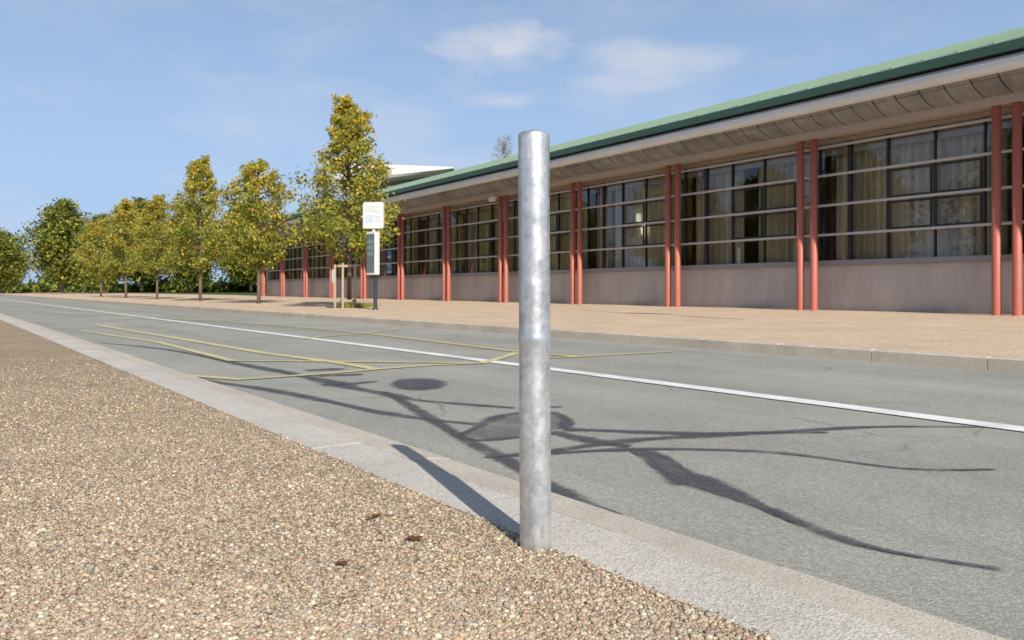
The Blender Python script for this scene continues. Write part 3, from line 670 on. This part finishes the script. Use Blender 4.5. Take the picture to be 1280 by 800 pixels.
for i in range(16000):
    u=r.random(); x=-130+128*u; y=112+10*math.sin(u*5)+r.gauss(0,.5); z=abs(r.gauss(0,.5))*2.0*(.8+.3*math.sin(u*40))
    n=Vector((r.gauss(0,1),r.gauss(-.5,1),r.gauss(.5,1))).normalized(); a=n.orthogonal().normalized(); b=n.cross(a); p=Vector((x,y,z+.3)); l=r.uniform(.25,.5)
    hd.add([p-a*l,p-b*l*.6,p+a*l,p+b*l*.6],[(0,1,2,3)],False,r.choices([0,1,2],[5,2,6])[0])
tag(hd.build('hedge',[M['leaf_green'],M['leaf_olive'],M['leaf_dark']]),'long low hedge on the horizon behind the far trees','hedge')
# row on the near side of the road, outside the frame, seen in the window glass
for i,(s,tt,sc) in enumerate(((-5,37,.8),(-5,30.5,.75),(-5,24.5,.8),(-6,17,.8),(-3,54,.8),(-4,63,.95),(-3,73,.9),(-4.5,84,1.05),(-3,46,.7))):
    c=copy_tree(big); p=st(s,tt,0); c.location=p; c.rotation_euler.z=i*2.3+1; c.scale=(sc,sc,sc)
    c['group']='trees on the near verge'; c['label']='tree on the near verge reflected in the window glass'

# ------------------------------------------------------------------ white roofed hall behind
H=thing('hall','white hall with a long curved overhanging roof edge behind the green roof','building',(-11,63,.3))
m=MB(); vs=[];n=26
for i in range(n+1):
    u=i/n; x=-3.2+9.6*u; zt=10.27-.30*u*u; th=1.25*(1-.90*max(0,(u-.3)/.7)**1.3); 
    ring=[(x,-.15-.0*u,zt-th*.5)]
    vs+=[(x,2.0,zt+.05),(x,.25,zt),(x,-.05,zt-.12*th),(x,-.12,zt-.4*th),(x,-.12,zt-.8*th),(x,.05,zt-th),(x,2.0,zt-th*1.02),(x,14,zt-th*1.02),(x,14,zt+.05)]
fs=[]
for i in range(n):
    for k in range(9): fs.append((i*9+k,i*9+(k+1)%9,(i+1)*9+(k+1)%9,(i+1)*9+k))
fs+=[tuple(range(9)),tuple(n*9+k for k in reversed(range(9)))]
m.add(vs,fs); m.build('roof',M['white_roof'],H,auto=35)
m=MB(); m.box(-2.6,5,2.2,13,-.5,9.15); m.build('wall',M['sill'],H)
for k in range(4):
    m=MB(); m.box(-2.2+k*1.5,-1.0+k*1.5,2.16,2.197,5.2,7.6); m.build('window',M['frame'],H)

# ------------------------------------------------------------------ light, sky, camera
az=math.atan2(-.936,.352); el=R(34.6)
sd=Vector((math.cos(az)*math.cos(el),math.sin(az)*math.cos(el),math.sin(el)))
L=bpy.data.lights.new('sun','SUN'); L.energy=5.0; L.angle=R(.53); L.color=(1,.945,.86)
so=bpy.data.objects.new('sun',L); C.objects.link(so); so.rotation_euler=sd.to_track_quat('Z','Y').to_euler(); so.location=(10,-20,20)
W=bpy.data.worlds.new('World'); scene.world=W; W.use_nodes=True; nt=W.node_tree; nt.nodes.clear()
N=nt.nodes.new; out=N('ShaderNodeOutputWorld'); bg=N('ShaderNodeBackground'); sky=N('ShaderNodeTexSky'); sky.sky_type='NISHITA'; sky.sun_disc=False
sky.sun_elevation=el; sky.sun_rotation=math.pi/2-az; sky.air_density=1.0; sky.dust_density=.8; sky.ozone_density=1.2
tc=N('ShaderNodeTexCoord'); lk=nt.links.new
def vm(op,a,b):
    n=N('ShaderNodeVectorMath'); n.operation=op
    for k,v in enumerate((a,b)):
        if isinstance(v,tuple): n.inputs[k].default_value=v
        elif v is not None: lk(v,n.inputs[k])
    return n
def mm(op,a,b):
    n=N('ShaderNodeMath'); n.operation=op
    for k,v in enumerate((a,b)):
        if isinstance(v,(int,float)): n.inputs[k].default_value=v
        else: lk(v,n.inputs[k])
    return n.outputs[0]
def rampn(f,st_):
    r=N('ShaderNodeValToRGB'); e=r.color_ramp
    for el,(p,c) in zip(e.elements,st_): el.position=p; el.color=(c,c,c,1)
    lk(f,r.inputs['Fac']); return r.outputs['Color']
D=tc.outputs['Generated']
sc_=vm('MULTIPLY',D,(1.,1.,2.6)).outputs[0]
n1=N('ShaderNodeTexNoise'); n1.inputs['Scale'].default_value=5.5; n1.inputs['Detail'].default_value=8; n1.inputs['Roughness'].default_value=.6; lk(sc_,n1.inputs['Vector'])
thin=rampn(n1.outputs['Fac'],[(.46,0),(.80,.34)])
tot=thin
for (px,py),(wx,wz),amt in (((632,62),(.10,.034),.75),((815,72),(.12,.03),.55),((628,126),(.07,.014),.40),((500,160),(.09,.035),.24),((790,100),(.09,.02),.4),((640,200),(.3,.02),.25)):
    c=Vector(((px-CX)/FPX,1,(HOR-py)/FPX)).normalized()
    d=vm('MULTIPLY',vm('SUBTRACT',D,tuple(c)).outputs[0],(1/wx,1/.12,1/wz)); ln=vm('LENGTH',d.outputs[0],None).outputs['Value']
    blob=rampn(mm('ADD',ln,mm('MULTIPLY',mm('SUBTRACT',n1.outputs['Fac'],.5),-2.6)),[(.25,amt),(1.35,0)])
    tot=mm('MAXIMUM',tot,blob)
zz_=N('ShaderNodeSeparateXYZ'); lk(D,zz_.inputs[0]); hzf=rampn(zz_.outputs['Z'],[(.05,.92),(.65,.0)])
hz=N('ShaderNodeMix'); hz.data_type='RGBA'; hz.inputs['B'].default_value=(4.1,5.9,9.0,1); lk(hzf,hz.inputs['Factor'])
mx=N('ShaderNodeMix'); mx.data_type='RGBA'; mx.inputs['B'].default_value=(7.6,7.5,7.9,1)
lk(sky.outputs[0],hz.inputs['A']); lk(hz.outputs['Result'],mx.inputs['A']); lk(mm('MINIMUM',tot,.8),mx.inputs['Factor']); lk(mx.outputs['Result'],bg.inputs['Color'])
bg.inputs['Strength'].default_value=.10; lk(bg.outputs[0],out.inputs['Surface'])

cam=bpy.data.cameras.new('camera'); co=bpy.data.objects.new('camera',cam); C.objects.link(co)
co.location=(0,0,EYE); co.rotation_euler=(R(90),0,0); cam.sensor_width=36; cam.sensor_fit='HORIZONTAL'; cam.lens=36*FPX/1280
cam.shift_y=-(400-HOR)/1280; cam.clip_start=.05; cam.clip_end=4000
cam.dof.use_dof=True; cam.dof.focus_distance=2.0; cam.dof.aperture_fstop=11
scene.camera=co
scene.view_settings.view_transform='Standard'; scene.view_settings.look='None'; scene.view_settings.exposure=0; scene.view_settings.gamma=1
scene.render.engine='CYCLES'
